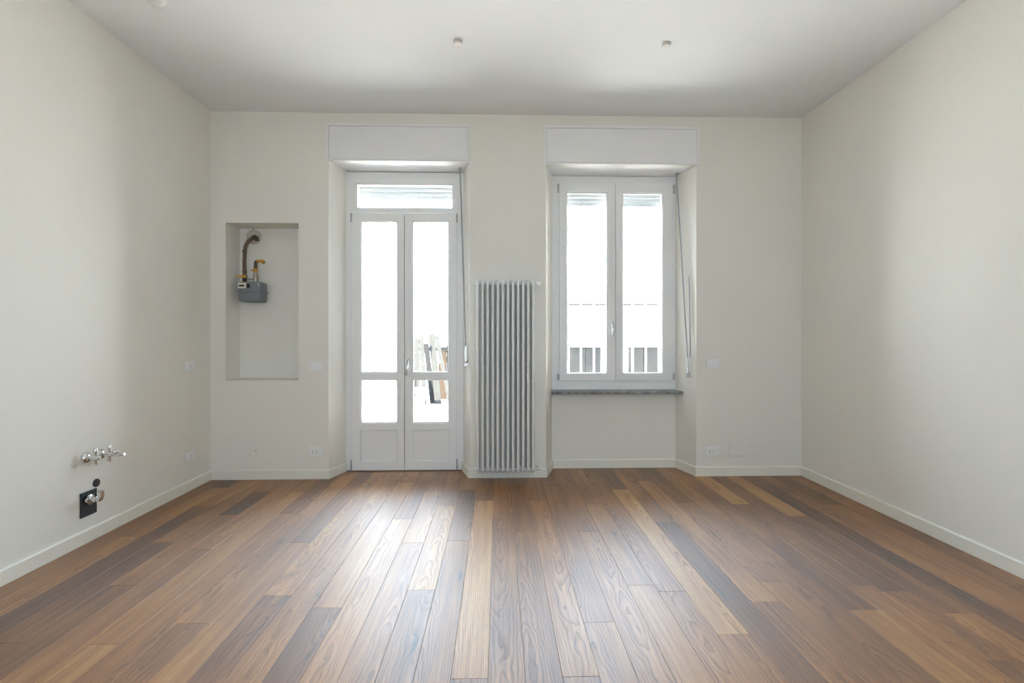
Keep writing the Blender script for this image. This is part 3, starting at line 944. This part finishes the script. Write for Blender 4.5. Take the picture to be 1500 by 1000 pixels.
def tap(y, z, long, label):
    t = thing('wall_tap', (XL, y, z), label, 'tap', 'chrome taps on the wall')
    MB().lathe([(0.036, 0.0005), (0.036, 0.004), (0.033, 0.014), (0.024, 0.024), (0.013, 0.028)], (XL, y, z), (1, 0, 0), 28).build('rosette', 'chrome', t, smooth=50)
    L_ = 0.105 if long else 0.085
    b_ = MB().lathe([(0.011, 0.024), (0.011, 0.045), (0.0155, 0.047), (0.0155, L_), (0.011, L_ + 0.008)], (XL, y, z), (1, 0, 0), 16).build('body', 'chrome', t, smooth=35)
    MB().lathe([(0.008, 0), (0.008, 0.022), (0.012, 0.024), (0.0125, 0.042), (0.009, 0.050)], (XL + 0.064, y, z + 0.010), (0, 0, 1), 16).build('knob', 'chrome', b_, smooth=35)
    MB().lathe([(0.0105, 0), (0.0105, 0.022), (0.0135, 0.024), (0.0135, 0.036)], (XL + 0.064, y, z - 0.010), (0, 0, -1), 16).build('outlet', 'chrome', b_, smooth=35)
    if long:
        MB().lathe([(0.020, 0), (0.020, 0.006), (0.014, 0.018), (0.006, 0.022)], (XL + L_ - 0.004, y, z + 0.012), (0.5, 0, 0.86), 18).build('cap', 'chrome', b_, smooth=50)
        MB().tube([(XL + L_, y, z), (XL + L_ + 0.03, y - 0.004, z - 0.004), (XL + L_ + 0.062, y - 0.006, z + 0.002)], [0.013, 0.012, 0.009], 12).build('lever', 'chrome', b_, smooth=50)


tap(3.317, 0.540, False, 'short chrome wall tap, the one farther from the window')
tap(3.432, 0.536, True, 'chrome wall tap with a lever, the one nearer the window')
t = thing('drain_fitting', (XL, 3.337, 0.246), 'dark square wall plate with a chrome drain elbow', 'drain fitting')
B(XL + 0.0005, XL + 0.009, 3.272, 3.402, 0.168, 0.325).build('wall_plate', 'anthracite', t, bevel=0.003)
MB().lathe([(0.030, 0.008), (0.030, 0.016), (0.024, 0.018)], (XL, 3.322, 0.274), (1, 0, 0), 24).build('rubber_seal', 'black_rubber', t, smooth=35)
MB().lathe([(0.026, 0.018), (0.033, 0.020), (0.033, 0.032), (0.024, 0.036)], (XL, 3.322, 0.274), (1, 0, 0), 24).build('flange', 'chrome', t, smooth=35)
MB().tube([(XL + 0.034, 3.322, 0.274), (XL + 0.075, 3.322, 0.274)] + [tuple(p) for p in arc((XL + 0.075, 3.322, 0.294), 0.020, -PI / 2, 0, 6, (1, 0, 0), (0, 0, 1))][1:] + [(XL + 0.095, 3.322, 0.330)], 0.0155, 16).build('elbow', 'chrome', t, smooth=50)
MB().lathe([(0.0185, 0), (0.0185, 0.014)], (XL + 0.055, 3.322, 0.274), (1, 0, 0), 10).build('lock_nut', 'chrome', t, smooth=25)
t = MB().lathe([(0.026, 0.0005), (0.027, 0.004), (0.025, 0.010), (0.010, 0.012)], (XL, 3.402, 0.357), (1, 0, 0), 24).build('pipe_cap', 'anthracite', smooth=35)
tag(t, 'round dark cap on the wall just above the square drain plate', 'pipe cap')

# ------------------------------------------------------------------ yard outside
tag(B(-9, 9, YO1, 13.2, -0.35, -0.05).build('ground_yard', 'concrete'), 'pale concrete yard outside the balcony door', None, None, 'structure')
tag(B(-1.405, -0.405, YO1, YO1 + 0.45, -0.0495, -0.005).build('step_outside', 'concrete'), 'shallow concrete step outside the balcony door', None, None, 'structure')
gr = thing('window_grille', (1.15, 5.33, 0.80), 'white iron bar grille outside the casement window', 'grille')
for x in (0.7306, 0.8667, 1.0029, 1.1393, 1.2724, 1.4090, 1.5497, 1.6868):
    if x < 1.695:
        MB().tube([(x, 5.33, 0.7905), (x, 5.33, 2.9295)], 0.0105, 10).build('bar', 'grille_white', gr, smooth=60)
for z in (1.512, 2.118):
    B(0.6005, 1.6995, 5.318, 5.342, z - 0.004, z + 0.004).build('crossbar', 'grille_white', gr)
tag(B(5.5, 5.9, 9.3, 11.2, -0.05, 7.0).build('wall_facade', 'render_white'), 'sunlit white house front at the side of the yard', None, None, 'structure')
yw = thing('wall_yard', (0, 12.1, -0.05), 'white rendered yard wall with brown coping beyond the window', None, None, 'structure')
MB().slab((-9, 9, -0.05, 4.2), [(0.2, 9.5, 2.0, 4.5)], 12.0, 12.2).build('masonry', 'render_white', yw)
B(0.201, 9, 11.96, 12.24, 2.0005, 2.055).build('coping', 'brown_tile', yw)
B(0.2, 9, 11.985, 11.9995, 1.745, 1.762).build('string_course', 'weathered_board', yw)
for i, (x0, x1) in enumerate(((1.677, 2.415), (3.067, 3.775))):
    t = thing('metal_hatch', ((x0 + x1) / 2, 11.97, -0.05), ('low grey metal hatch in the yard seen through the casement pane with the handle', 'low grey metal hatch in the yard seen through the pane beside the crank rod')[i], 'hatch', 'metal hatches in the yard')
    B(x0 - 0.03, x1 + 0.03, 11.90, 11.9995, 1.035, 1.115).build('ledge', 'render_white', t, bevel=0.005)
    B(x0 - 0.03, x1 + 0.03, 11.895, 11.9995, 1.116, 1.132).build('drip_edge', 'brown_tile', t)
    m_ = (x0 + x1) / 2
    for a, c in ((x0, m_ - 0.004), (m_ + 0.004, x1)):
        B(a, c, 11.955, 11.9995, -0.0495, 1.03).build('panel', 'grey_sheet', t, bevel=0.004)

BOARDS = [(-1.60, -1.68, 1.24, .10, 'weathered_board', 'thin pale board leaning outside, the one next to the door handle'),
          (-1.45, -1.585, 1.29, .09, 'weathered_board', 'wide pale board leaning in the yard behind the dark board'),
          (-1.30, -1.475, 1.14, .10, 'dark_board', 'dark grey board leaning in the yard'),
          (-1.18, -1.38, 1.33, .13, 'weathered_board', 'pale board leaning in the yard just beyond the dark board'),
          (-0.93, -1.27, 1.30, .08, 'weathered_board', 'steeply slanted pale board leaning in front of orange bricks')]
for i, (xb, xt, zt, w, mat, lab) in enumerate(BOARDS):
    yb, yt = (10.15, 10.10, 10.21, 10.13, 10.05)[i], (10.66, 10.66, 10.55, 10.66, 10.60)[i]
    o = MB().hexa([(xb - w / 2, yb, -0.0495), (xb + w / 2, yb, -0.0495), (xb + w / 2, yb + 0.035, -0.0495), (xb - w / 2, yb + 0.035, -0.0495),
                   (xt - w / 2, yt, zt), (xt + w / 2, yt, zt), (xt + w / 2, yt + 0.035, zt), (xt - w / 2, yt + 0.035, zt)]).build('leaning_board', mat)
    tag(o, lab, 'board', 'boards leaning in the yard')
st = thing('lumber_rack', (-1.3, 10.85, -0.05), 'low rack that carries the leaning boards in the yard', 'rack')
for x in (-1.75, -0.95):
    B(x - 0.03, x + 0.03, 10.70, 10.78, -0.0495, 1.1).build('post', 'weathered_board', st)
B(-1.85, -0.85, 10.70, 10.74, 0.98, 1.06).build('rail', 'weathered_board', st)
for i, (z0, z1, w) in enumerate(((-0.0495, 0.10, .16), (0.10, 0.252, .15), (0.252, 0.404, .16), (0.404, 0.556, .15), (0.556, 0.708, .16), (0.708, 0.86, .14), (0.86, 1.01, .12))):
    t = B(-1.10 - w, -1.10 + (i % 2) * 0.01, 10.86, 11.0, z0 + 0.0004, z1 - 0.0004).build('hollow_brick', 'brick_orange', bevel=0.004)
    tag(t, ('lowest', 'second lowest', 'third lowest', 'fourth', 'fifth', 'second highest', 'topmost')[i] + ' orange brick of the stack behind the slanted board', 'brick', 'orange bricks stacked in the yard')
bk = thing('bucket', (-1.49, 9.85, -0.05), 'white plastic bucket in the yard', 'bucket', 'white buckets in the yard')
bk['label'] = 'upper white bucket of the pair stacked in the yard'
for i, (z, lab) in enumerate(((-0.0495, 'lower white bucket of the pair stacked in the yard'), (0.131, None))):
    t = bk if lab is None else thing('bucket', (-1.49, 9.85, z), lab, 'bucket', 'white buckets in the yard')
    MB().lathe([(0.085, 0), (0.098, 0.165), (0.104, 0.166), (0.104, 0.178), (0.094, 0.179)], (-1.49, 9.85, z + 0.0005), (0, 0, 1), 24).build('body', 'bucket_white', t, smooth=35)
    MB().tube([(-1.49 - 0.103, 9.85, z + 0.15), (-1.49 - 0.09, 9.85 - 0.07, z + 0.10), (-1.49, 9.85 - 0.115, z + 0.075), (-1.49 + 0.09, 9.85 - 0.07, z + 0.10), (-1.49 + 0.103, 9.85, z + 0.15)], 0.003, 6).build('bail_handle', 'rod_grey', t, smooth=60)
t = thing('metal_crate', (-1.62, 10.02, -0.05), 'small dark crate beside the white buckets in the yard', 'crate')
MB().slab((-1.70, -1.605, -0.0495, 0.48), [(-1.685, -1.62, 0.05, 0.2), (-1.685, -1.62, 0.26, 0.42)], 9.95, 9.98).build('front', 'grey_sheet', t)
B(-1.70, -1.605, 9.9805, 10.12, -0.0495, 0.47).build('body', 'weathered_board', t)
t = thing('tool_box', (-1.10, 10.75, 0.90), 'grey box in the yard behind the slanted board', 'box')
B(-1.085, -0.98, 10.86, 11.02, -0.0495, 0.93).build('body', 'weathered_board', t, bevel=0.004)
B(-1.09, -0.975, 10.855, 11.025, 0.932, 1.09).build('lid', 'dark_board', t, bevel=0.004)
